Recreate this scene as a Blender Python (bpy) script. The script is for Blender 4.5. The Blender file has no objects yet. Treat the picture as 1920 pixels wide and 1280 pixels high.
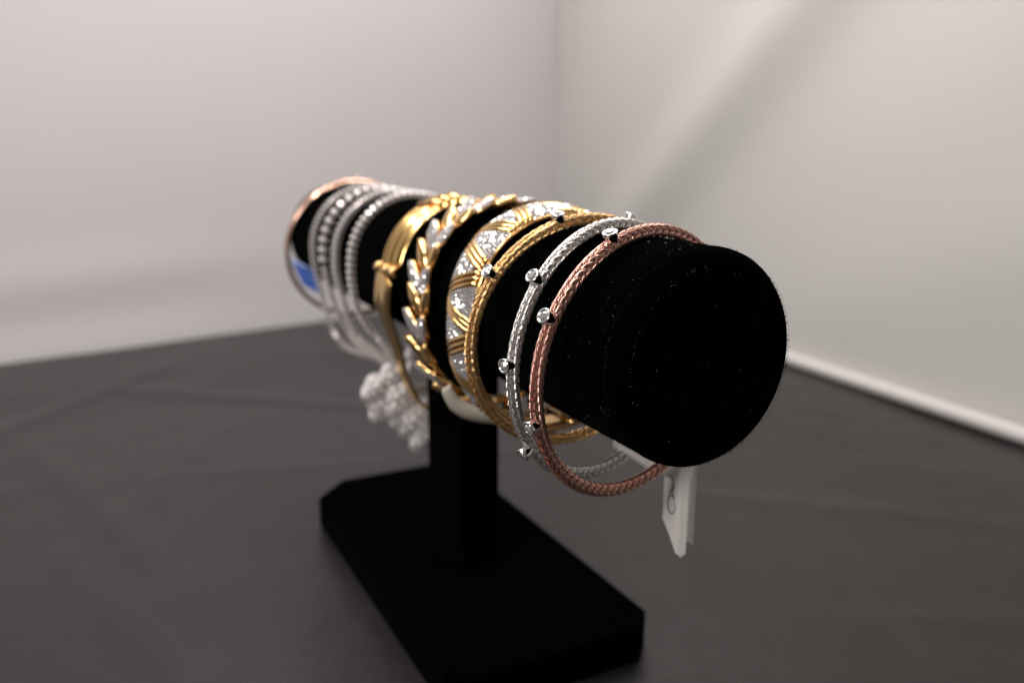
import bpy, math, random
import numpy as np
from mathutils import Vector, Matrix

random.seed(7); rng = np.random.default_rng(7)
U = 0.1                                  # the script works in decimetres; 1 unit = 0.1 m
scene = bpy.context.scene
COL = scene.collection

# ------------------------------------------------------------------ camera
CAM = np.array([2.70299, -1.20394, 1.65562]); YAW, PITCH, ROLL, FOC = 2.66057, 0.23448, 0.00418, 1.57735
f_ = np.array([math.cos(YAW)*math.cos(PITCH), math.sin(YAW)*math.cos(PITCH), -math.sin(PITCH)])
r_ = np.cross(f_, [0, 0, 1]); r_ /= np.linalg.norm(r_); u_ = np.cross(r_, f_)
rr = math.cos(ROLL)*r_ + math.sin(ROLL)*u_; uu = -math.sin(ROLL)*r_ + math.cos(ROLL)*u_
cd = bpy.data.cameras.new('camera'); cam = bpy.data.objects.new('camera', cd); COL.objects.link(cam)
cam.matrix_world = Matrix(((rr[0], uu[0], -f_[0], CAM[0]*U), (rr[1], uu[1], -f_[1], CAM[1]*U),
                           (rr[2], uu[2], -f_[2], CAM[2]*U), (0, 0, 0, 1)))
cd.sensor_width = 36; cd.lens = FOC*1000/1920*36; cd.clip_start = 0.005; cd.clip_end = 50
cd.dof.use_dof = True; cd.dof.focus_distance = 1.83*U; cd.dof.aperture_fstop = 9.6
scene.camera = cam

# ------------------------------------------------------------------ world, lamps, exposure
w = bpy.data.worlds.new('World'); scene.world = w; w.use_nodes = True
bg = w.node_tree.nodes['Background']; bg.inputs[0].default_value = (1.0, .96, .93, 1); bg.inputs[1].default_value = .11
def area(name, loc, target, sx, sy, power, color):
    l = bpy.data.lights.new(name, 'AREA'); l.shape = 'RECTANGLE'; l.size = sx*U; l.size_y = sy*U
    l.energy = power; l.color = color
    o = bpy.data.objects.new(name, l); COL.objects.link(o); o.location = Vector(loc)*U
    o.rotation_euler = (Vector(target)-Vector(loc)).to_track_quat('-Z', 'Y').to_euler(); return o
area('ceiling_softbox', (-2.7, 1.75, 6.8), (-1.5, .9, 0), 4.0, 4.0, 2.85, (1, .95, .93))
area('led_strip', (-.6, -2.6, 5.6), (0, 0, 1), 3.6, .30, 1.6, (1, .93, .87))
area('led_strip', (-1.2, 1.6, 5.4), (.3, 0, 1.2), 2.6, .22, .25, (1, .95, .92))
for k, (lx, ly) in enumerate(((-1.9, -.9), (-.9, -1.3), (.1, -.8), (1.2, -1.4), (2.0, -.6))):   # the booth's bare LEDs
    area('led', (lx, ly, 5.2), (lx*.3, 0, 1.2), .07, .07, .13, (1, .94, .88))
area('front_softbox', (3.2, -4.6, 3.6), (.6, 0, 1.1), 1.6, 1.6, 1.45, (1, .95, .91))
scene.view_settings.view_transform = 'Standard'; scene.view_settings.look = 'None'
scene.view_settings.exposure = 0.17; scene.view_settings.gamma = 1.0; scene.view_settings.use_curve_mapping = False
scene.render.engine = 'CYCLES'
cy = scene.cycles; cy.use_denoising = True; cy.denoiser = 'OPENIMAGEDENOISE'; cy.max_bounces = 8; cy.use_adaptive_sampling = False; cy.filter_width = 1.1; cy.denoising_prefilter = 'ACCURATE'
cy.sample_clamp_indirect = 6.0

# ------------------------------------------------------------------ materials
def mat(name, color, rough=.5, metal=0., spec=.5, noise=None, bump=None, sheen=0., aniso=None, emit=None):
    m = bpy.data.materials.new(name); m.use_nodes = True; nt = m.node_tree; b = nt.nodes['Principled BSDF']
    b.inputs['Base Color'].default_value = (*color, 1); b.inputs['Roughness'].default_value = rough
    b.inputs['Metallic'].default_value = metal; b.inputs['Specular IOR Level'].default_value = spec
    if sheen:
        b.inputs['Sheen Weight'].default_value = sheen; b.inputs['Sheen Roughness'].default_value = .4
    tc = nt.nodes.new('ShaderNodeTexCoord')
    if noise:                                # (scale, amount): mottled colour and gloss
        n = nt.nodes.new('ShaderNodeTexNoise'); n.inputs['Scale'].default_value = noise[0]; n.inputs['Detail'].default_value = 5
        nt.links.new(tc.outputs['Object'], n.inputs['Vector'])
        r = nt.nodes.new('ShaderNodeMapRange'); r.inputs[3].default_value = 1-noise[1]; r.inputs[4].default_value = 1+noise[1]
        nt.links.new(n.outputs['Fac'], r.inputs[0])
        x = nt.nodes.new('ShaderNodeMixRGB'); x.blend_type = 'MULTIPLY'; x.inputs[0].default_value = 1
        x.inputs[1].default_value = (*color, 1); nt.links.new(r.outputs[0], x.inputs[2]); nt.links.new(x.outputs[0], b.inputs['Base Color'])
        r2 = nt.nodes.new('ShaderNodeMapRange'); r2.inputs[3].default_value = rough*.8; r2.inputs[4].default_value = min(1, rough*1.2)
        nt.links.new(n.outputs['Fac'], r2.inputs[0]); nt.links.new(r2.outputs[0], b.inputs['Roughness'])
    if bump:                                 # (scale, strength, distance in m)
        n = nt.nodes.new('ShaderNodeTexNoise'); n.inputs['Scale'].default_value = bump[0]; n.inputs['Detail'].default_value = 4
        nt.links.new(tc.outputs['Object'], n.inputs['Vector'])
        bb = nt.nodes.new('ShaderNodeBump'); bb.inputs['Strength'].default_value = bump[1]; bb.inputs['Distance'].default_value = bump[2]
        nt.links.new(n.outputs['Fac'], bb.inputs['Height']); nt.links.new(bb.outputs[0], b.inputs['Normal'])
    return m
M = dict(
    fabric=mat('white_fabric', (.585, .572, .557), .85, spec=.15, noise=(9, .02), bump=(900, .15, .0004)),
    fabric2=mat('white_sheet', (.635, .615, .622), .7, spec=.2, noise=(7, .02)),
    seam=mat('seam_tape', (.55, .54, .505), .7, spec=.2),
    hem=mat('white_hem', (.62, .60, .585), .7, spec=.2),
    table=mat('dark_table_cover', (.0138, .0124, .0129), .36, spec=.38, noise=(11, .32), bump=(30, .34, .004)),
    velvet=mat('black_velvet', (.0008, .0007, .0007), 1., spec=0., sheen=.006, bump=(4000, .6, .0004)),
    fuzz=mat('velvet_pile', (.0016, .0015, .0015), 1., spec=.0),
    lint=mat('grey_lint', (.14, .135, .13), .9, spec=.1),
    rose=mat('rose_gold', (.82, .49, .40), .15, 1., noise=(400, .08)),
    rosep=mat('polished_rose_gold', (.90, .56, .44), .2, 1.),
    silver=mat('white_gold', (.93, .91, .89), .15, 1., noise=(400, .06)),
    gold=mat('yellow_gold_wire', (.94, .64, .31), .15, 1., noise=(400, .08)),
    goldp=mat('polished_yellow_gold', (.91, .59, .25), .18, 1., noise=(150, .06)),
    goldb=mat('brushed_yellow_gold', (.90, .58, .22), .22, 1., noise=(220, .1)),
    core=mat('dark_core', (.035, .025, .02), .6, .3),
    chrome=mat('polished_white_metal', (.86, .85, .85), .08, 1.),
    diamond=mat('diamond', (.90, .88, .89), .07, .8),
    brightdiamond=mat('bright_diamond', (.93, .89, .885), .08, .3),
    pavebed=mat('pave_setting', (.42, .39, .40), .4, .6),
    claspbed=mat('clasp_setting', (.56, .53, .54), .5, .2),
    claspstone=mat('clasp_stone', (.92, .88, .89), .22, .15),
    strand=mat('strand_setting', (.78, .71, .69), .28, .5),
    strandcore=mat('strand_core', (.30, .27, .265), .4, .6),
    paper=mat('white_paper', (.90, .86, .83), .8, spec=.2, noise=(120, .05)),
    cream=mat('cream_card', (.80, .73, .62), .6, spec=.3, noise=(90, .05)),
    blue=mat('blue_plastic', (.06, .14, .50), .4),
    bluelight=mat('pale_blue_plastic', (.22, .32, .62), .4),
    ink=mat('grey_pencil', (.06, .05, .045), .7),
)

# ------------------------------------------------------------------ helpers
def mesh(name, v, f, m, smooth=True, mats=None, midx=None):
    me = bpy.data.meshes.new(name)
    me.from_pydata([tuple(map(float, p)) for p in (np.asarray(v, float)*U)], [], [tuple(map(int, q)) for q in f])
    me.materials.append(m)
    if mats:
        for k in mats: me.materials.append(k)
        me.polygons.foreach_set('material_index', midx)
    me.polygons.foreach_set('use_smooth', [smooth]*len(me.polygons)); me.update()
    return me
def fmesh(name, v, f, m, smooth=True):
    """fast path: v (n,3), f (k,4) quads as arrays"""
    v = np.asarray(v, np.float32)*U; f = np.asarray(f, np.int32)
    me = bpy.data.meshes.new(name); me.vertices.add(len(v)); me.vertices.foreach_set('co', v.ravel())
    k, n = f.shape; me.loops.add(k*n); me.loops.foreach_set('vertex_index', f.ravel())
    me.polygons.add(k); me.polygons.foreach_set('loop_start', np.arange(0, k*n, n, dtype=np.int32))
    me.polygons.foreach_set('loop_total', np.full(k, n, np.int32)); me.materials.append(m)
    me.polygons.foreach_set('use_smooth', np.full(k, smooth)); me.update(calc_edges=True); me.validate(); return me
def link(name, me, parent=None, mtx=None, label=None, kind=None):
    o = bpy.data.objects.new(name, me); COL.objects.link(o)
    if parent is not None: o.parent = parent
    if mtx is not None: o.matrix_local = mtx
    if label: o['label'] = label
    if kind: o['kind'] = kind
    return o
def thing(name, label, cat, loc, group=None):
    o = bpy.data.objects.new(name, None); COL.objects.link(o); o.location = Vector(loc)*U
    o.empty_display_size = .01; o['label'] = label; o['category'] = cat
    if group: o['group'] = group
    o['_base'] = 0; del o['_base']
    return o
def base_of(o): return np.array(o.location)/U
def part(name, v, f, m, root, parent=None, smooth=True, label=None, kind=None, fast=False):
    """mesh given in world decimetres, stored relative to the thing's base"""
    v = np.asarray(v, float)-base_of(root)
    me = fmesh(name, v, f, m, smooth) if fast else mesh(name, v, f, m, smooth)
    return link(name, me, parent or root, None, label, kind)
def local_mtx(root, pos, X, Y, Z):
    p = (np.asarray(pos)-base_of(root))*U
    return Matrix(((X[0], Y[0], Z[0], p[0]), (X[1], Y[1], Z[1], p[1]), (X[2], Y[2], Z[2], p[2]), (0, 0, 0, 1)))
def unit(a): a = np.asarray(a, float); return a/np.linalg.norm(a)
def tube(pts, r, n=8, closed=False, caps=True, v0=0):
    """tube round a polyline, returns verts, quads; r scalar or array"""
    P = np.asarray(pts, float); N = len(P); r = np.broadcast_to(r, (N,))
    T = np.roll(P, -1, 0)-np.roll(P, 1, 0)
    if not closed: T[0] = P[1]-P[0]; T[-1] = P[-1]-P[-2]
    T /= np.linalg.norm(T, axis=1)[:, None]
    a = np.array([1., 0, 0]) if abs(T[0, 0]) < .9 else np.array([0, 0, 1.])
    A = np.empty_like(P); a = a-T[0]*(a@T[0])
    for i in range(N):
        a = a-T[i]*(a@T[i]); a /= np.linalg.norm(a); A[i] = a
    B = np.cross(T, A); t = np.linspace(0, 2*math.pi, n, endpoint=False)
    V = (P[:, None]+r[:, None, None]*(np.cos(t)[None, :, None]*A[:, None]+np.sin(t)[None, :, None]*B[:, None])).reshape(-1, 3)
    F = []
    for i in range(N if closed else N-1):
        j = (i+1) % N
        for k in range(n): F.append((v0+i*n+k, v0+i*n+(k+1) % n, v0+j*n+(k+1) % n, v0+j*n+k))
    V = list(V)
    if not closed and caps:
        F.append(tuple(v0+k for k in range(n))[::-1]); F.append(tuple(v0+(N-1)*n+k for k in range(n)))
    return V, F
def join(items):
    V, F = [], []
    for v, f in items:
        o = len(V); V += [tuple(p) for p in v]; F += [tuple(i+o for i in q) for q in f]
    return V, F
def lathe(prof, n=24, axis='z'):
    V, F = [], []
    for (r, z) in prof:
        for k in range(n):
            t = 2*math.pi*k/n; V.append((r*math.cos(t), r*math.sin(t), z))
    for i in range(len(prof)-1):
        for k in range(n): F.append((i*n+k, i*n+(k+1) % n, (i+1)*n+(k+1) % n, (i+1)*n+k))
    F.append(tuple(range(n))[::-1]); F.append(tuple((len(prof)-1)*n+k for k in range(n)))
    if axis == 'x': V = [(z, -y, x) for x, y, z in V]
    return V, F
def gem(r, n=8, depth=.5, tilt=0):
    """round brilliant: table, crown, girdle and pavilion"""
    V = [(r*.55*math.cos(2*math.pi*(k+.5)/n), r*.55*math.sin(2*math.pi*(k+.5)/n), r*.38) for k in range(n)]
    V += [(r*math.cos(2*math.pi*k/n), r*math.sin(2*math.pi*k/n), 0) for k in range(n)]
    V.append((0, 0, -r*depth)); F = [tuple(range(n))]
    for k in range(n):
        j = (k+1) % n
        F += [(k, n+k, n+j), (k, n+j, j), (n+k, 2*n, n+j)]
    return V, F
def smooth_curve(ctrl, n, closed=False):
    """Catmull-Rom through control points, resampled to n points of even spacing"""
    P = np.asarray(ctrl, float); m = len(P); out = []
    segs = m if closed else m-1
    for i in range(segs):
        if closed: a, b, c, d = P[(i-1) % m], P[i], P[(i+1) % m], P[(i+2) % m]
        else: a, b, c, d = P[max(i-1, 0)], P[i], P[i+1], P[min(i+2, m-1)]
        for t in np.linspace(0, 1, 24, endpoint=False):
            out.append(.5*((2*b)+(c-a)*t+(2*a-5*b+4*c-d)*t*t+(3*b-a-3*c+d)*t**3))
    out.append(P[0] if closed else P[-1]); out = np.array(out)
    L = np.r_[0, np.cumsum(np.linalg.norm(np.diff(out, axis=0), axis=1))]
    s = np.linspace(0, L[-1], n, endpoint=not closed)
    return np.c_[[np.interp(s, L, out[:, k]) for k in range(3)]].T, L[-1]

# ------------------------------------------------------------------ setting: table and the white booth
H, R = 1.18675, .2485                    # height of the bar's axis, its radius
def grid(fn, nu, nv):
    V = np.array([fn(u, v) for u in np.linspace(0, 1, nu) for v in np.linspace(0, 1, nv)])
    F = [(i*nv+j, i*nv+j+1, (i+1)*nv+j+1, (i+1)*nv+j) for i in range(nu-1) for j in range(nv-1)]
    return V, F
def crease(x, y, a, b, wd):              # distance profile to a line a-b in the plan
    a = np.array(a); b = np.array(b); d = b-a; L = np.linalg.norm(d); n = np.array([-d[1], d[0]])/L
    q = np.array([x, y])-a; s = (q@d)/L; e = q@n
    fade = 1/(1+math.exp(-(s)/.15))*1/(1+math.exp((s-L)/.15))
    return math.exp(-(e/wd)**2)*fade
CR = [((.2, 1.6), (1.6, 1.05), .05, .016), ((-3.4, -1.0), (-1.2, 1.6), .08, .020), ((-2.6, -1.6), (-.6, -1.0), .07, .018), ((-1.0, -1.4), (.6, -.9), .05, .012),
      ((-3.8, .4), (-2.0, 3.0), .09, .020), ((-1.6, -.9), (-1.1, .9), .06, .014), ((-.6, .9), (.5, 2.2), .06, .014), ((.6, .6), (1.3, 1.9), .04, .010), ((-4.0, -.6), (-2.2, -2.2), .08, .018), ((-2.4, -.4), (-1.0, -1.3), .05, .012)]
def table_z(x, y):
    z = sum(.75*h_*crease(x, y, a, b, w_) for a, b, w_, h_ in CR)+.008*math.sin(2.1*x+1.3*y)*math.sin(1.7*y-.8*x+1)
    return z*min(1, max(0, (max(abs(x+.05)-.85, abs(y)-.45))/.25))
V, F = grid(lambda u, v: (lambda x, y: (x, y, table_z(x, y)))(-8+12.5*u, -7+12.5*v), 240, 240)
o = link('tabletop', mesh('tabletop', V, F, M['table'])); o['kind'] = 'structure'

LW = [(-3.72, -6.0), (-4.47, -1.79), (-4.95, .76), (-5.78, 3.80)]
def left_wall(u, v):
    y = -6.0+9.80*u; x = np.interp(y, [p[1] for p in LW], [p[0] for p in LW]); z = v**1.5*11
    k = 1/(1+math.exp((y+.1)/.45))
    bulge = k*(.022*math.exp(-((z-.55-.05*(y+2))/.22)**2)+.03*math.exp(-(z/.22)**2)-.03)      # slack roll of cloth near the foot
    fold = .05*math.sin(.55*y+.22*z)+.02*math.sin(.35*z-.8*y+1)
    return (x+bulge+fold*(1-math.exp(-z*.5)), y, z+.001)
V, F = grid(left_wall, 120, 110)
o = link('backdrop_wall_left', mesh('backdrop_wall_left', V, F, M['fabric2'])); o['kind'] = 'structure'
def right_wall(u, v):
    x = -5.80+12.0*u; z = v**1.4*11; y = 3.84-.055*(x+5.8)
    d = (z-2.2)-.83*(x+2.55)             # the long slanting fold
    s = 1/(1+math.exp(-d/.30))
    y += -.075*math.exp(-(d/.45)**2)-.04*s*math.exp(-max(d, 0)/2.4)
    d2 = (z-.9)-.35*(x+.6); y += -.022*math.exp(-(d2/.45)**2)/(1+math.exp(-(x+1.6)/.4))
    d3 = (z-2.0)-.8*(x-.2); y += -.05/(1+math.exp(-d3/.4))
    y += .03*math.sin(1.3*x-.9*z)
    return (x, y+(.0 if z > .4 else 0), z+.001)
V, F = grid(right_wall, 150, 120)
rw = link('backdrop_wall_right', mesh('backdrop_wall_right', V, F, M['fabric'])); rw['kind'] = 'structure'
hp = [(x, 3.84-.055*(x+5.8)-.09, .052) for x in np.linspace(-5.7, 6, 60)]
V, F = tube(hp, .050, 10); link('hem', mesh('hem', V, F, M['hem']), rw)
V, F = tube([(-5.735, 3.80, z) for z in np.linspace(.1, 11, 30)], .035, 8); link('corner_seam', mesh('corner_seam', V, F, M['seam']), rw)

# ------------------------------------------------------------------ the velvet bracelet stand
st = thing('bracelet_stand', 'black velvet T-bar bracelet display stand with a padded roll on a rectangular base', 'display stand', (-.05, 0, 0))
def superdisc(x0, x1, r, fil, n=96, m=8):
    """roll along x with rounded ends"""
    prof = [(.0001, x0)]
    for k in range(m+1):
        a = math.pi/2*k/m; prof.append((r-fil+fil*math.sin(a), x0+fil-fil*math.cos(a)))
    for k in range(1, 24): prof.append((r, x0+fil+(x1-x0-2*fil)*k/24))
    for k in range(m+1):
        a = math.pi/2*k/m; prof.append((r-fil+fil*math.cos(a), x1-fil+fil*math.sin(a)))
    prof.append((.0001, x1)); return lathe(prof, n, 'x')
XF, XE = -1.51, 1.33
V, F = superdisc(XF+.02, XE-.052, R, .012); V = [(x, y, z+H) for x, y, z in V]
bar = part('roll', V, F, M['velvet'], st)
def endcap(x0, sgn):
    prof = [(.0001, 0), (R-.008, .0), (R-.001, .004), (R+.0015, .012), (R, .024), (R-.008, .036), (R-.022, .046), (R-.034, .050), (R-.040, .0485), (R-.048, .0515), (R-.10, .054), (.0001, .056)]
    V, F = lathe(prof, 96, 'x')
    if sgn < 0: F = [q[::-1] for q in F]
    return [(x0+sgn*x, y, z+H) for x, y, z in V], F
V, F = endcap(XE-.051, 1); cap = part('end_cap', V, F, M['velvet'], st)
V, F = endcap(XF+.019, -1); part('end_cap', V, F, M['velvet'], st)
def prism(poly, z0, z1, bev):
    """plan polygon with softened top and bottom edges"""
    poly = np.array(poly); c = poly.mean(0); rings = []
    for (z, ins) in ((z0, bev), (z0+bev*.6, 0), (z1-bev, 0), (z1-bev*.3, bev*.35), (z1, bev)):
        d = poly-c; L = np.linalg.norm(d, axis=1)[:, None]; rings.append(np.c_[c+d*(1-ins/L), np.full(len(poly), z)])
    n = len(poly); V = np.vstack(rings); F = []
    for i in range(len(rings)-1):
        for k in range(n): F.append((i*n+k, i*n+(k+1) % n, (i+1)*n+(k+1) % n, (i+1)*n+k))
    F.append(tuple(range(n))[::-1]); F.append(tuple((len(rings)-1)*n+k for k in range(n))); return V, F
l0, l1, wb, tb = -.88, .738, .366, .128
poly = [(l0+.15, -wb), (l1-.07, -wb), (l1, -wb+.07), (l1, wb-.07), (l1-.07, wb), (l0+.08, wb), (l0, wb-.08), (l0, -wb+.15)]
V, F = prism(poly, .0005, tb, .006); part('base', V, F, M['velvet'], st, smooth=False)
px, py = .155, .0727
V, F = prism([(-px, -py), (px, -py), (px, py), (-px, py)], tb-.002, H-R+.03, .004); part('post', V, F, M['velvet'], st, smooth=False)
# velvet pile: short blades standing out of the roll and the cap, and lint caught in it
def pile(n, xr, cap_frac, lo, hi, wd):
    V = []; F = []
    for i in range(n):
        if rng.random() < cap_frac:
            r0 = (R-.05)*math.sqrt(rng.random()); t = rng.random()*2*math.pi; N = np.array([1., 0, 0])
            P = np.array([XE+.003, r0*math.cos(t), H+r0*math.sin(t)])
        else:
            t = rng.random()*2*math.pi; x = xr[0]+(xr[1]-xr[0])*rng.random()**.7; k = max(0, (x-(XE-.03))/.05)
            N = unit([k*1.3, math.cos(t), math.sin(t)]); rad = R if x < XE-.03 else R-.05*k*k
            P = np.array([min(x, XE), rad*math.cos(t), H+rad*math.sin(t)])
        d = unit(N+rng.normal(0, .55, 3)); s = unit(np.cross(d, rng.normal(0, 1, 3)))*wd
        L = lo+(hi-lo)*rng.random(); b = len(V)
        V += [P-N*.002-s, P-N*.002+s, P+d*L]; F.append((b, b+1, b+2))
    return V, F
V, F = pile(26000, (.55, XE+.02), .25, .003, .0065, .0006)
me = fmesh('pile', np.array(V)-base_of(st), np.array(F), M['fuzz'], False); link('pile', me, st, kind='stuff')
items = []
def surf(x, t, off=.004):
    return np.array([x, (R+off)*math.cos(t), H+(R+off)*math.sin(t)])
for i in range(190):
    t = math.radians(rng.uniform(75, 235)); x = rng.uniform(.95, 1.27)
    if i < 45: P = np.array([XE+.008, rng.uniform(-.2, .2), H+rng.uniform(-.2, .2)])
    elif i < 85: a_ = math.radians(rng.uniform(95, 200)); k_ = .212+rng.normal(0, .004); P = np.array([XE+.001, k_*math.cos(a_), H+k_*math.sin(a_)])
    elif i < 120: x = rng.choice([1.274, 1.282, 1.30]); P = surf(x+rng.normal(0, .006), math.radians(rng.uniform(95, 215)), .003)
    else: P = surf(x, t)
    d = unit(rng.normal(0, 1, 3)); L = rng.uniform(.0005, .0014) if i % 11 else rng.uniform(.002, .004)
    items.append(tube([P-d*L, P+d*L*.3+rng.normal(0, .0006, 3), P+d*L], .00042, 4))
for (x, t) in ((1.165, 103), (1.215, 101)):                       # the two curled fibres on top
    P = surf(x, math.radians(t), .005); e = [P+np.array([.008*a, .004*b, .003*b]) for a, b in ((-.5, .2), (-.2, 1), (.3, .7), (.6, -.4))]
    items.append(tube(e, .0005, 4))
V, F = join(items); part('lint', V, F, M['lint'], st, kind='stuff')

# ------------------------------------------------------------------ woven bangles
def ring_fn(q):
    x, y, z, a, b, psi, tau, rho = q
    v = np.array([math.sin(psi), math.cos(psi), 0]); ww = np.array([math.sin(tau), 0, math.cos(tau)])
    c, s = math.cos(rho), math.sin(rho); v2 = c*v+s*ww; w2 = -s*v+c*ww; C = np.array([x, y, z]); B = unit(np.cross(v2, w2))
    def fr(t):
        t = np.asarray(t); ct, sn = np.cos(t)[..., None], np.sin(t)[..., None]
        P = C+a*ct*v2+b*sn*w2; T = -a*sn*v2+b*ct*w2; T = T/np.linalg.norm(T, axis=-1, keepdims=True)
        N = np.cross(T, np.broadcast_to(B, T.shape)); N *= np.sign((N*(P-C)).sum(-1, keepdims=True)); return P, T, N, B
    return fr, .5*(a+b)*2*math.pi
def woven_bangle(label, q, RT, m, stones, bottom):
    fr, Ls = ring_fn(q); root = thing('woven_bangle', label, 'bangle', bottom)
    A = .0028; wr = .00172; K = int(round(Ls/.0240))
    ns = K*8+1; n = 6; tt = np.linspace(0, 2*math.pi, n, endpoint=False)
    # wires run round the whole ring; each strand of the braid is three wires side by side
    s = np.linspace(0, 1, ns)
    idx = np.arange(ns-1)
    for fam in (1, -1):
        for i in range(6):
            VV = []; FF = []
            for wofs in (-.25, 0, .25):
                th = (i+wofs-fam*K*s)*2*math.pi/6
                u = 12*th/(2*math.pi)
                g = np.clip(1.15*np.sin(2*math.pi*(u-.83)/4), -1, 1)*fam
                rad = RT+A*g-(.0009*abs(wofs)/.25)
                P, T, N, B = fr(s*2*math.pi)
                C = P+rad[:, None]*(np.cos(th)[:, None]*N+np.sin(th)[:, None]*B)
                tg = np.gradient(C, axis=0); tg /= np.linalg.norm(tg, axis=1)[:, None]
                nr = np.cos(th)[:, None]*N+np.sin(th)[:, None]*B
                nr = nr-tg*(nr*tg).sum(1)[:, None]; nr /= np.linalg.norm(nr, axis=1)[:, None]; bn = np.cross(tg, nr)
                W = (C[:, None]+wr*(np.cos(tt)[None, :, None]*nr[:, None]+np.sin(tt)[None, :, None]*bn[:, None])).reshape(-1, 3)
                o = sum(len(x) for x in VV); VV.append(W)
                for k in range(n):
                    FF.append(np.c_[o+idx*n+k, o+idx*n+(k+1) % n, o+(idx+1)*n+(k+1) % n, o+(idx+1)*n+k])
            part('strand', np.vstack(VV), np.vstack(FF), m, root, fast=True)
    P, T, N, B = fr(np.linspace(0, 2*math.pi, 160, endpoint=False))
    V, F = tube(P, RT-A*.75, 8, True); part('inner_core', V, F, M['core'], root)
    # bezel settings
    br = .0182
    for deg in stones:
        P, T, N, B = fr(math.radians(deg)); X, Y = T, np.cross(N, T)
        V, F = lathe([(br*.66, -.018), (br*.80, -.004), (br*.94, .010), (br, .0195), (br*.97, .0215), (br*.74, .0215), (br*.68, .0195), (br*.60, .014)], 28)
        bz = link('bezel', mesh('bezel', V, F, M['chrome']), root, local_mtx(root, P+N*.0110, X, Y, N))
        a = rng.random()*3; V, F = gem(br*.70, 8)
        V = [(x*math.cos(a)-y*math.sin(a), x*math.sin(a)+y*math.cos(a), z+.0190) for x, y, z in V]
        link('stone', mesh('stone', V, F, M['diamond'], False), bz)
    return root
woven_bangle('rose gold woven bangle with three round diamond bezels, nearest the front end of the roll',
             (1.090, -.012, 1.128, .335, .327, -.218, .073, -.03), .0134, M['rose'], (114, 154.5, 196.5), (1.09, 0, .80))
woven_bangle('silver white gold woven bangle with round diamond bezels, between the rose and yellow ones',
             (.939, -.005, 1.124, .327, .331, -.245, .056, .03), .0134, M['silver'], (139, 174.5, 215.5), (.94, 0, .79))
woven_bangle('yellow gold woven bangle with diamond bezels, just behind the silver woven one',
             (.790, .0, 1.141, .321, .318, .018, .13, .0), .0134, M['gold'], (68, 106, 145.5), (.79, 0, .82))

# ------------------------------------------------------------------ wide gold and pave bracelet
def polar(r_top, r_bot, x0):
    def fn(t):                           # t in radians in the yz plane
        b = max(0., -math.sin(t)); rad = r_top+(r_bot-r_top)*b**1.3
        return np.array([x0, rad*math.cos(t), H+rad*math.sin(t)])
    def fr(t):
        P = fn(t); T = unit(fn(t+.001)-fn(t-.001)); N = unit(np.cross([1., 0, 0], T)); N = N if N@(P-[x0, 0, H]) > 0 else -N
        return P, T, N
    return fr
stone_me = {}
def stone_mesh(r, n=6):
    k = (round(r, 5), n)
    if k not in stone_me: stone_me[k] = gem(r, n, .4)
    return stone_me[k]
def stones_on(points, normals, r):
    items = []
    for P, N in zip(points, normals):
        N = unit(N+rng.normal(0, .12, 3)); X = unit(np.cross(N, rng.normal(0, 1, 3))); Y = np.cross(N, X); v, f = stone_mesh(r*rng.uniform(.9, 1.1))
        items.append(([P+X*a+Y*b+N*c for a, b, c in v], f))
    return join(items)
pv = thing('pave_bracelet', 'wide yellow gold bracelet of slanting bars and diamond pave triangles behind the yellow woven bangle', 'bracelet', (.62, 0, .80))
frp = polar(.266, .345, .615); HW = .080; NM = 20
def psurf(t, w, hgt=0.):                 # domed band surface
    P, T, N = frp(t); k = w/HW
    return P+np.array([1., 0, 0])*w+N*(.026*(1-.75*k*k)+hgt), unit(N+np.array([1., 0, 0])*k*.7)
# backing strip
nb = 120; ws = np.linspace(-HW*.55, HW*.55, 7); V = []; F = []
for i in range(nb):
    t = 2*math.pi*i/nb
    for w_ in ws: V.append(psurf(t, w_, -.010)[0])
    for w_ in ws[::-1]: P, T, N = frp(t); V.append(P+np.array([1., 0, 0])*w_*.98+N*.004)
c = 14
for i in range(nb):
    j = (i+1) % nb
    for k in range(c): F.append((i*c+k, i*c+(k+1) % c, j*c+(k+1) % c, j*c+k))
part('backing', V, F, M['goldp'], pv)
step = 2*math.pi/NM
for sg in (-1, 1):
    V, F = tube([psurf(2*math.pi*k/120, sg*HW, -.003)[0] for k in range(120)], .0065, 7, True); part('edge_rail', V, F, M['goldp'], pv)
for i in range(NM):                      # openwork ribs on the inside
    P, T, N = frp((i+.5)*step); V, F = tube([P+N*.004-np.array([HW*.9, 0, 0]), P+N*.001, P+N*.004+np.array([HW*.9, 0, 0])], .007, 6)
    part('inner_rib', V, F, M['goldp'], pv)
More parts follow.
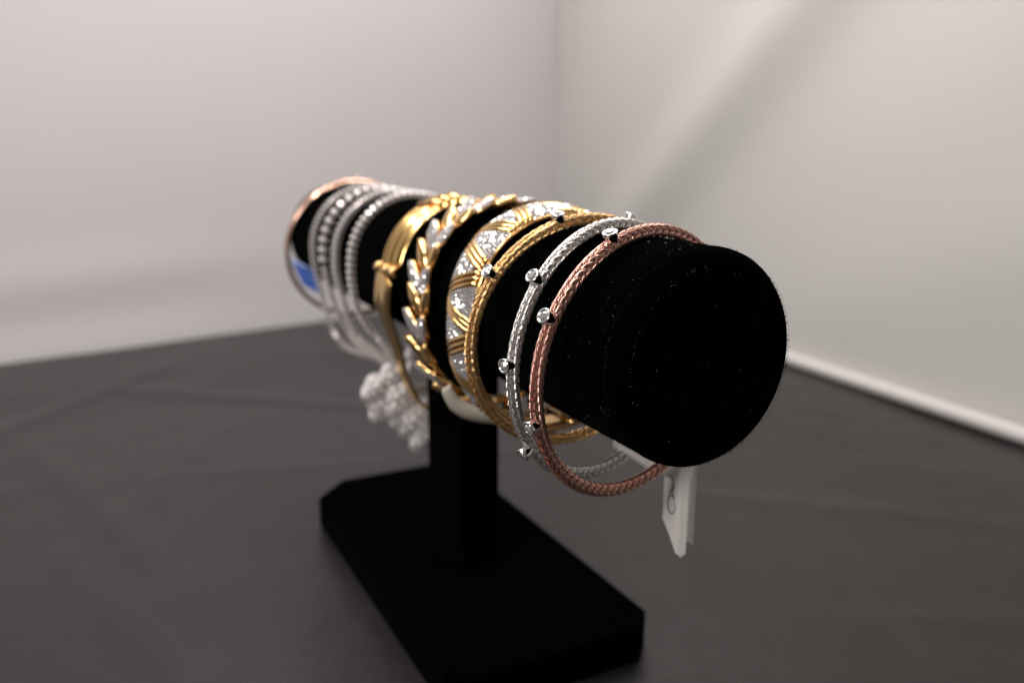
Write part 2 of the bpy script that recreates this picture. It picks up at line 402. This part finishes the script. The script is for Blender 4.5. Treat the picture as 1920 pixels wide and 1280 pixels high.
for i in range(NM):
    t0 = i*step; sgn = 1 if i % 2 == 0 else -1
    # a pair of polished bars slanting across the band
    for off in (-.055, 0, .055):
        pts = []
        for w_ in np.linspace(-HW, HW, 9):
            t = t0+off+sgn*.098*(w_/HW)
            pts.append(psurf(t, w_, .001)[0])
        V, F = tube(pts, .0082, 8); part('bar', V, F, M['goldp'], pv)
    # the pave triangle between this pair and the next; wide end on alternate edges
    tm = t0+step/2; wide = sgn
    P0 = []; N0 = []
    plate = []
    for w_ in np.linspace(-HW*.95, HW*.95, 15):
        half = step/2-.088+.098*(w_/HW*-wide)
        if half < .012: continue
        nn = max(2, int(half*2*.29/.0105)+1)
        plate.append([psurf(tm-half, w_, .001)[0], psurf(tm+half, w_, .001)[0]])
        for q in range(nn):
            t = tm+half*.92*(2*(q+.5*(1 if nn < 3 else 0)*0)/(nn-1)-1); a, b = psurf(t, w_, .004); P0.append(a); N0.append(b)
    V = []; F = []
    for a, b in plate: V += [a, (a+b)/2, b]
    for k in range(len(plate)-1):
        for e in (0, 1): F.append((3*k+e, 3*k+e+1, 3*k+e+4, 3*k+e+3))
    pl = part('pave_plate', V, F, M['pavebed'], pv)
    V, F = stones_on(P0, N0, .0058); part('pave_stones', V, F, M['diamond'], pv, pl, smooth=False, kind='stuff')

# ------------------------------------------------------------------ leaf bracelet
lf = thing('leaf_bracelet', 'gold laurel leaf bracelet with alternating polished and diamond set leaves', 'bracelet', (.30, 0, .78))
frl = polar(.258, .356, .325)
def leaf_geo(L, W, D):
    ns = 10; V = []; rows = []
    for i in range(ns+1):
        s = i/ns; wd = W/2*(math.sin(math.pi*min(1, s*.86+.10))**.8)*(1-.15*s); wd = max(wd, W*.03)
        z = .008*math.sin(math.pi*s)+.004*s*s
        rows.append(len(V))
        V += [(s*L, -wd, z-D), (s*L, -wd, z), (s*L, -wd*.5, z+.006), (s*L, 0, z+.0085), (s*L, wd*.5, z+.006), (s*L, wd, z), (s*L, wd, z-D)]
    F = []
    for i in range(ns):
        for k in range(6): F.append((i*7+k, (i+1)*7+k, (i+1)*7+k+1, i*7+k+1))
        F.append((i*7+6, (i+1)*7+6, (i+1)*7, i*7))
    F.append(tuple(range(7))); F.append(tuple(ns*7+k for k in range(7))[::-1])
    P = []
    for i in range(1, ns):
        s = i/ns; wd = W/2*(math.sin(math.pi*min(1, s*.86+.10))**.8)*(1-.15*s); z = .008*math.sin(math.pi*s)+.004*s*s
        for k in ((-.72, -.36, 0, .36, .72) if wd > W*.3 else (-.4, .4)): P.append((s*L, k*wd, z+.0085*(1-abs(k)*.6)))
    return V, F, P
V, F, LP = leaf_geo(.116, .058, .016); leaf_gold = mesh('leaf', V, F, M['goldp']); leaf_pave = mesh('pave_leaf', V, F, M['goldp'], True, [M['pavebed']], [1 if (k % 7) in (1, 2, 3, 4) and k < 70 else 0 for k in range(len(F))])
V, F = stones_on([np.array(p) for p in LP], [np.array([0, 0, 1.])]*len(LP), .0062); leaf_stones = mesh('leaf_stones', V, F, M['diamond'], False)
NL = 25
V, F = [], []
pts = [frl(2*math.pi*i/100) for i in range(100)]
V, F = tube([p+n*.004 for p, t, n in pts], .010, 8, True); part('spine', V, F, M['goldb'], lf)
for i in range(NL):
    t = 2*math.pi*(i+.35)/NL; P, T, N = frl(t); up = -T          # tips point up the front of the roll
    for sg in (1, -1):
        a = math.radians(36); X = unit(up*math.cos(a)+np.array([1., 0, 0])*sg*math.sin(a)+N*.10)
        Y = unit(np.cross(N, X)); Z = np.cross(X, Y)
        o = link('leaf', leaf_gold if i % 2 else leaf_pave, lf, local_mtx(lf, P+N*.011+np.array([1., 0, 0])*sg*.008, X, Y, Z))
        if not i % 2: link('pave_stones', leaf_stones, o, kind='stuff')

# ------------------------------------------------------------------ hinged gold bangle, hanging open
hb = thing('hinged_bangle', 'ribbed yellow gold hinged bangle with its lower half hanging open beside the post', 'bangle', (-.1, -.1, .66))
def sweep(path, prof, xdir=(1., 0, 0)):
    """profile (w, n) pairs swept along a path; w runs along xdir"""
    P = np.asarray(path); T = np.gradient(P, axis=0); V = []; m = len(prof[0]) if callable(prof) is False and isinstance(prof[0][0], tuple) else None
    F = []; c = None
    for i, p in enumerate(P):
        t = unit(T[i]); X = unit(np.array(xdir)-t*(np.array(xdir)@t)); N = unit(np.cross(X, t)); N = N if N@(p-np.array([p[0], 0, H])) > 0 else -N
        pr = prof(i/(len(P)-1)); c = len(pr)
        for w_, n_ in pr: V.append(p+X*w_+N*n_)
    for i in range(len(P)-1):
        for k in range(c): F.append((i*c+k, i*c+(k+1) % c, (i+1)*c+(k+1) % c, (i+1)*c+k))
    F.append(tuple(range(c))[::-1]); F.append(tuple((len(P)-1)*c+k for k in range(c))); return V, F
def ribbed(hw, th, ribs, depth):
    pr = [(-hw, 0)]; k = ribs*6
    for i in range(k+1):
        s = i/k; pr.append((-hw+2*hw*s, th*(1-.25*(2*s-1)**2)-depth*(.5+.5*math.cos(2*math.pi*ribs*s))))
    pr.append((hw, 0)); return pr
up = [(.012-.02*math.sin(t), .2585*math.cos(t), H+.2585*math.sin(t)) for t in np.radians(np.linspace(8, 168, 60))]
V, F = sweep(up, lambda s: ribbed(.084-.020*(1-min(1, s/.55)), .022, 3, .011)); part('upper_band', V, F, M['goldb'], hb)
lo = smooth_curve([(-.02, -.268, H+.024), (-.04, -.271, H-.03), (-.07, -.262, H-.105), (-.105, -.225, H-.195), (-.14, -.188, H-.280), (-.17, -.160, H-.37), (-.20, -.120, H-.45), (-.22, -.067, H-.525), (-.235, 0., H-.56)], 60)[0]
V, F = sweep(lo, lambda s: ribbed(.075-.030*min(1, s*1.6), .016, 2, .004)); part('lower_band', V, F, M['goldb'], hb)
V, F = tube([(-.085, -.272, H+.042), (.085, -.272, H+.042)], .014, 10); part('hinge_pin', V, F, M['goldp'], hb)
for xx in (-.072, 0, .072):
    V, F = lathe([(.014, -.016), (.019, -.013), (.019, .013), (.014, .016)], 12, 'x'); part('hinge_knuckle', [(x+xx, y-.272, z+H+.042) for x, y, z in V], F, M['goldp'], hb)
for k, tdeg in enumerate((99, 106, 113)):                       # raised clasp bars on top
    t = math.radians(tdeg); V, F = tube([(-.065, .281*math.cos(t+.05), H+.281*math.sin(t+.05)), (0, .287*math.cos(t), H+.287*math.sin(t)), (.07, .281*math.cos(t-.05), H+.281*math.sin(t-.05))], .009, 8)
    part('clasp_bar', V, F, M['goldp'], hb)

# ------------------------------------------------------------------ four-strand diamond bracelet with a pave clasp
ms = thing('strand_bracelet', 'four-strand diamond line bracelet gathered into a lumpy pave clasp under the roll', 'bracelet', (-.5, -.1, .50))
def strand_path(x0, tail, rad, xl):
    """round the roll, then slack down to the clasp; mirrored behind"""
    pts = []
    top = [(math.radians(a)) for a in range(90, 181, 15)]
    front = [(x0, rad*math.cos(a), rad*math.sin(a)) for a in top]+tail
    back = [(x0, -y, z) for x, y, z in front[1:7]]+[(x0+.1, .235, -.17), (x0+.25, .17, -.32), (-.34, .06, -.44)]
    pts = back[::-1]+front
    return [(x, y, z+H) for x, y, z in pts]
S = [
 (-1.02, [(-1.02, -.258, -.09), (-1.01, -.245, -.17), (-1.00, -.232, -.245), (-.98, -.218, -.315), (-.96, -.200, -.385), (-.92, -.176, -.428), (-.85, -.154, -.445), (-.72, -.126, -.442), (-.6, -.105, -.437), (-.45, -.10, -.437), (-.35, -.10, -.445)]),
 (-.85, [(-.85, -.262, -.06), (-.85, -.250, -.13), (-.85, -.230, -.21), (-.84, -.205, -.285), (-.83, -.178, -.345), (-.79, -.155, -.385), (-.65, -.148, -.408), (-.53, -.128, -.418), (-.4, -.106, -.433), (-.33, -.10, -.45)]),
 (-.67, [(-.67, -.262, -.07), (-.67, -.243, -.155), (-.67, -.224, -.235), (-.67, -.200, -.300), (-.66, -.162, -.360), (-.56, -.145, -.387), (-.45, -.126, -.409), (-.36, -.109, -.434)]),
 (-.455, [(-.455, -.265, -.03), (-.455, -.262, -.085), (-.457, -.252, -.148), (-.46, -.226, -.212), (-.465, -.192, -.270), (-.465, -.165, -.303), (-.42, -.14, -.345), (-.36, -.126, -.41)]),
]
def rung_mesh(w_, l_, h_, r, n):
    """a small square-cornered setting with a stone on it; x = along the strand, y = across"""
    a, b = l_*.36, w_*.5; z0, z1 = -h_, h_*.3
    V = [(sx*a, sy*b, z) for z, k in ((z0, 1), (z1, 1)) for sx, sy in ((-1, -1), (1, -1), (1, 1), (-1, 1))]
    V += [(sx*a*.7, sy*b*.8, z1+h_*.25) for sx, sy in ((-1, -1), (1, -1), (1, 1), (-1, 1))]
    F = [(3, 2, 1, 0)]+[(i*4+k, i*4+(k+1) % 4, (i+1)*4+(k+1) % 4, (i+1)*4+k) for i in (0, 1) for k in range(4)]+[(8, 9, 10, 11)]
    idx = [0]*len(F); gv, gf = gem(r, n, .3); o = len(V)
    sx = min(1, l_*.5/r)
    V += [(x*sx, y, z+z1+h_*.25) for x, y, z in gv]; F += [tuple(i+o for i in q) for q in gf]; idx += [1]*len(gf)
    return mesh('link', V, F, M['strand'], False, [M['brightdiamond']], idx)
specs = [(.0215, rung_mesh(.036, .013, .013, .0125, 6)), (.036, None), (.0245, rung_mesh(.046, .0155, .013, .0155, 6)), (.0268, rung_mesh(.045, .0190, .014, .0155, 8))]
bead = rung_mesh(.042, .030, .015, .0190, 8); fine = rung_mesh(.040, .017, .013, .0140, 6)
for (x0, tail), (pitch, lm) in zip(S, specs):
    P, L = smooth_curve(strand_path(x0, tail, .2635, 0), 400)
    V, F = tube(P, .0055, 6); sp = part('strand', V, F, M['strandcore'], ms)
    cum = np.r_[0, np.cumsum(np.linalg.norm(np.diff(P, axis=0), axis=1))]
    s = pitch
    while s < L-pitch*.5:
        p = np.array([np.interp(s, cum, P[:, k]) for k in range(3)]); q = np.array([np.interp(min(s+.004, L), cum, P[:, k]) for k in range(3)])
        T = unit(q-p); c_ = np.array([p[0], 0, H]); N = p-c_; N = unit(N-T*(N@T)); Y = np.cross(N, T)
        me, st_ = lm, pitch
        if lm is None:
            frac = s/L; me, st_ = (bead, .042) if frac < .66 else (fine, .0250)
        j = rng.normal(0, .05); T2 = unit(T+N*j); N2 = unit(np.cross(T2, Y))
        link('link', me, sp, local_mtx(ms, p, T2, Y, N2)); s += st_
# clasp lobes, each a domed pave cluster
def lobe(c, r, sx, sy, sz):
    V = []; F = []; n, m = 14, 9
    for i in range(m+1):
        a = math.pi*i/m
        for k in range(n):
            b = 2*math.pi*k/n; q = np.array([sx*math.sin(a)*math.cos(b), sy*math.sin(a)*math.sin(b), sz*math.cos(a)])
            V.append(np.array(c)+r*q*(1+.08*math.sin(3*b+2*a)))
    for i in range(m):
        for k in range(n): F.append((i*n+k, i*n+(k+1) % n, (i+1)*n+(k+1) % n, (i+1)*n+k))
    lo_ = part('clasp_lobe', V, F, M['claspbed'], ms)
    P0 = []; N0 = []
    for k in range(46):
        z = 1-2*(k+.5)/46; a = math.acos(z); b = k*2.39996
        q = np.array([sx*math.sin(a)*math.cos(b), sy*math.sin(a)*math.sin(b), sz*math.cos(a)])
        P0.append(np.array(c)+r*q*(1.02+.08*math.sin(3*b+2*a))); N0.append(unit(q))
    V, F = stones_on(P0, N0, r*.20); part('pave_stones', V, F, M['claspstone'], ms, lo_, smooth=False, kind='stuff')
spots = [((-.33, -.215, -.475), .060), ((-.33, -.155, -.44), .055), ((-.34, -.195, -.555), .060), ((-.32, -.135, -.525), .070), ((-.32, -.120, -.60), .055), ((-.31, -.072, -.625), .068), ((-.31, -.04, -.69), .060), ((-.33, -.01, -.60), .066), ((-.33, .05, -.64), .060), ((-.30, -.06, -.335), .046), ((-.31, -.015, -.36), .046)]
small = [(c0, r0*.86) for c0, r0 in spots]
for c0, r0 in spots:                     # each blossom is three or four small clusters
    for k in range(4):
        a_ = k*1.7+rng.random(); small.append(((c0[0]+rng.normal(0, .008), c0[1]+r0*.55*math.cos(a_), c0[2]+r0*.55*math.sin(a_)), r0*rng.uniform(.48, .62)))
for c_, r in small:
    lobe((c_[0], c_[1], c_[2]+H), r, .62, 1, 1)
V, F = tube([(-.30, -.045+.052*math.cos(a), H-.425+.062*math.sin(a)) for a in np.linspace(0, 2*math.pi, 28, endpoint=False)], .017, 8, True)
part('clasp_ring', V, F, M['claspbed'], ms)

# ------------------------------------------------------------------ thin rose gold cuff at the far end
cf = thing('wire_cuff', 'thin plain rose gold cuff bangle on the far end of the roll', 'bangle', (-1.36, 0, .80))
frc, _ = ring_fn((-1.345, .035, 1.13, .338, .331, .023, .105, .014))
P, T, N, B = frc(np.linspace(0, 2*math.pi, 140, endpoint=False))
prof = []
V = []; F = []; n = 10
for i in range(140):
    for k in range(n):
        a = 2*math.pi*k/n; V.append(P[i]+N[i]*.012*math.cos(a)+B*.024*math.sin(a))
for i in range(140):
    for k in range(n): F.append((i*n+k, i*n+(k+1) % n, ((i+1) % 140)*n+(k+1) % n, ((i+1) % 140)*n+k))
part('band', V, F, M['rosep'], cf)
for deg in (88, 99):
    p, t_, n_, b_ = frc(math.radians(deg)); V, F = lathe([(.006, -.006), (.010, .0), (.011, .010), (.006, .014)], 12)
    link('stud', mesh('stud', V, F, M['rosep']), cf, local_mtx(cf, p+n_*.010, t_, np.cross(n_, t_), n_))

# ------------------------------------------------------------------ paper tags
def card(path, hgt_dir, z_top, z_bot, th=.004):
    """a strip of card bent along a horizontal path; z_top/z_bot give the cut of each column"""
    P = np.asarray(path, float); n = len(P); T = np.gradient(P, axis=0); V = []; F = []
    for i in range(n):
        t = unit([T[i, 0], T[i, 1], 0]); nr = np.array([-t[1], t[0], 0])*th/2
        a = np.array([P[i, 0], P[i, 1], z_top[i]]); b = np.array([P[i, 0], P[i, 1], z_bot[i]])
        V += [a+nr, a-nr, b-nr, b+nr]
    for i in range(n-1):
        for k in range(4): F.append((i*4+k, i*4+(k+1) % 4, (i+1)*4+(k+1) % 4, (i+1)*4+k))
    F.append((3, 2, 1, 0)); F.append(tuple((n-1)*4+k for k in range(4))); return V, F
tg = thing('price_tag', 'small folded white paper price tag with a pencil mark hanging below the front end', 'tag', (1.0, .2, .50))
# zig-zag fold: written face, spine face, back flap
RT_, BK = np.array([.463, .886]), np.array([-.886, .463])
A1 = np.array([1.015, .197]); A0 = A1-RT_*.030+BK*.060; B1 = A1+RT_*.025+BK*.004; C1 = B1+RT_*.017+BK*.034
path = [A0, A0+(A1-A0)*.5, A1-RT_*.002, A1+RT_*.003, (A1+B1)/2, B1]
zt = [H-.385]*6; zb = [H-.570, H-.605, H-.645, H-.652, H-.660, H-.650]
V, F = card(path, None, zt, zb, .005); tp = part('folded_card', V, F, M['paper'], tg, smooth=False)
path = [B1+RT_*.002+BK*.004, B1+RT_*.009+BK*.016, C1, C1+RT_*.010+BK*.004]
V, F = card(path, None, [H-.39, H-.388, H-.392, H-.395], [H-.618, H-.622, H-.632, H-.645], .004); part('back_flap', V, F, M['paper'], tg, smooth=False)
d = unit(np.r_[A1-A0, 0]); nrm = np.array([d[1], -d[0], 0]); nrm = nrm if nrm@(CAM-np.r_[A0, H]) > 0 else -nrm
def mark(pts): return tube([np.r_[A0, 0]+d*a+np.array([0, 0, H+b])+nrm*.0032 for a, b in pts], .0019, 5)
items = [mark([(.030, -.425), (.038, -.440), (.046, -.458), (.040, -.472), (.046, -.488)]), mark([(.047, -.452), (.036, -.468), (.026, -.484)])]
items.append(mark([(.038+.017*math.cos(a), -.512+.027*math.sin(a)) for a in np.linspace(.6, 2*math.pi+.4, 22)]))
V, F = join(items); part('pencil_mark', V, F, M['ink'], tg, tp)
sp_ = smooth_curve([(.885, .062, H-.345), (.92, .100, H-.372), (.96, .135, H-.398), (1.0, .178, H-.412)], 16)[0]
V = []; F = []
for i, p in enumerate(sp_):
    for dz, dy in ((.017, .001), (.017, -.001), (-.012, -.001), (-.012, .001)): V.append(p+np.array([0, dy, dz]))
for i in range(15):
    for k in range(4): F.append((i*4+k, i*4+(k+1) % 4, (i+1)*4+(k+1) % 4, (i+1)*4+k))
F += [(3, 2, 1, 0), (60, 61, 62, 63)]
part('paper_loop', V, F, M['paper'], tg)
ct = thing('loop_tag', 'curled cream card tag tucked under the leaf bracelet in front of the post', 'tag', (.42, -.15, .76))
cp = smooth_curve([(.425, -.254, H-.275), (.42, -.243, H-.305), (.41, -.212, H-.350), (.41, -.153, H-.388), (.415, -.06, H-.412), (.43, .03, H-.405)], 30)[0]
V = []; F = []
for i, p in enumerate(cp):
    k = i/29; up_ = np.array([.035, .012+.02*k, .040*math.sin(math.pi*min(1, .15+.6*k))+.010])
    for q_, e in ((p, .002), (p+up_*.5+np.array([0, -.010, 0]), .002), (p+up_, .002)):
        V += [q_+np.array([e, -e, 0])]
    for q_, e in ((p+up_, .002), (p+up_*.5+np.array([0, -.010, 0]), .002), (p, .002)):
        V += [q_-np.array([e, -e, 0])]
for i in range(29):
    for k in range(6): F.append((i*6+k, i*6+(k+1) % 6, (i+1)*6+(k+1) % 6, (i+1)*6+k))
F += [tuple(range(6))[::-1], tuple(29*6+k for k in range(6))]
part('card_strip', V, F, M['cream'], ct)
bt = thing('blue_tag', 'small blue plastic tag behind the diamond strands near the far end', 'tag', (-1.27, -.22, .92))
q = [(-1.31, -.292, H-.098), (-1.255, -.198, H-.145), (-1.24, -.158, H-.268), (-1.29, -.250, H-.205)]
nrm = np.cross(np.array(q[1])-q[0], np.array(q[3])-q[0]); nrm = unit(nrm)*.004
V = [np.array(p)+nrm for p in q]+[np.array(p)-nrm for p in q]
part('plate', V, [(0, 1, 2, 3), (7, 6, 5, 4)]+[(k, k+4, (k+1) % 4+4, (k+1) % 4) for k in range(4)], M['blue'], bt, smooth=False)
V, F = tube([np.array(q[0])+(0, 0, .004), np.array(q[1])+(0, 0, .004)], .008, 8); part('folded_edge', V, F, M['bluelight'], bt)
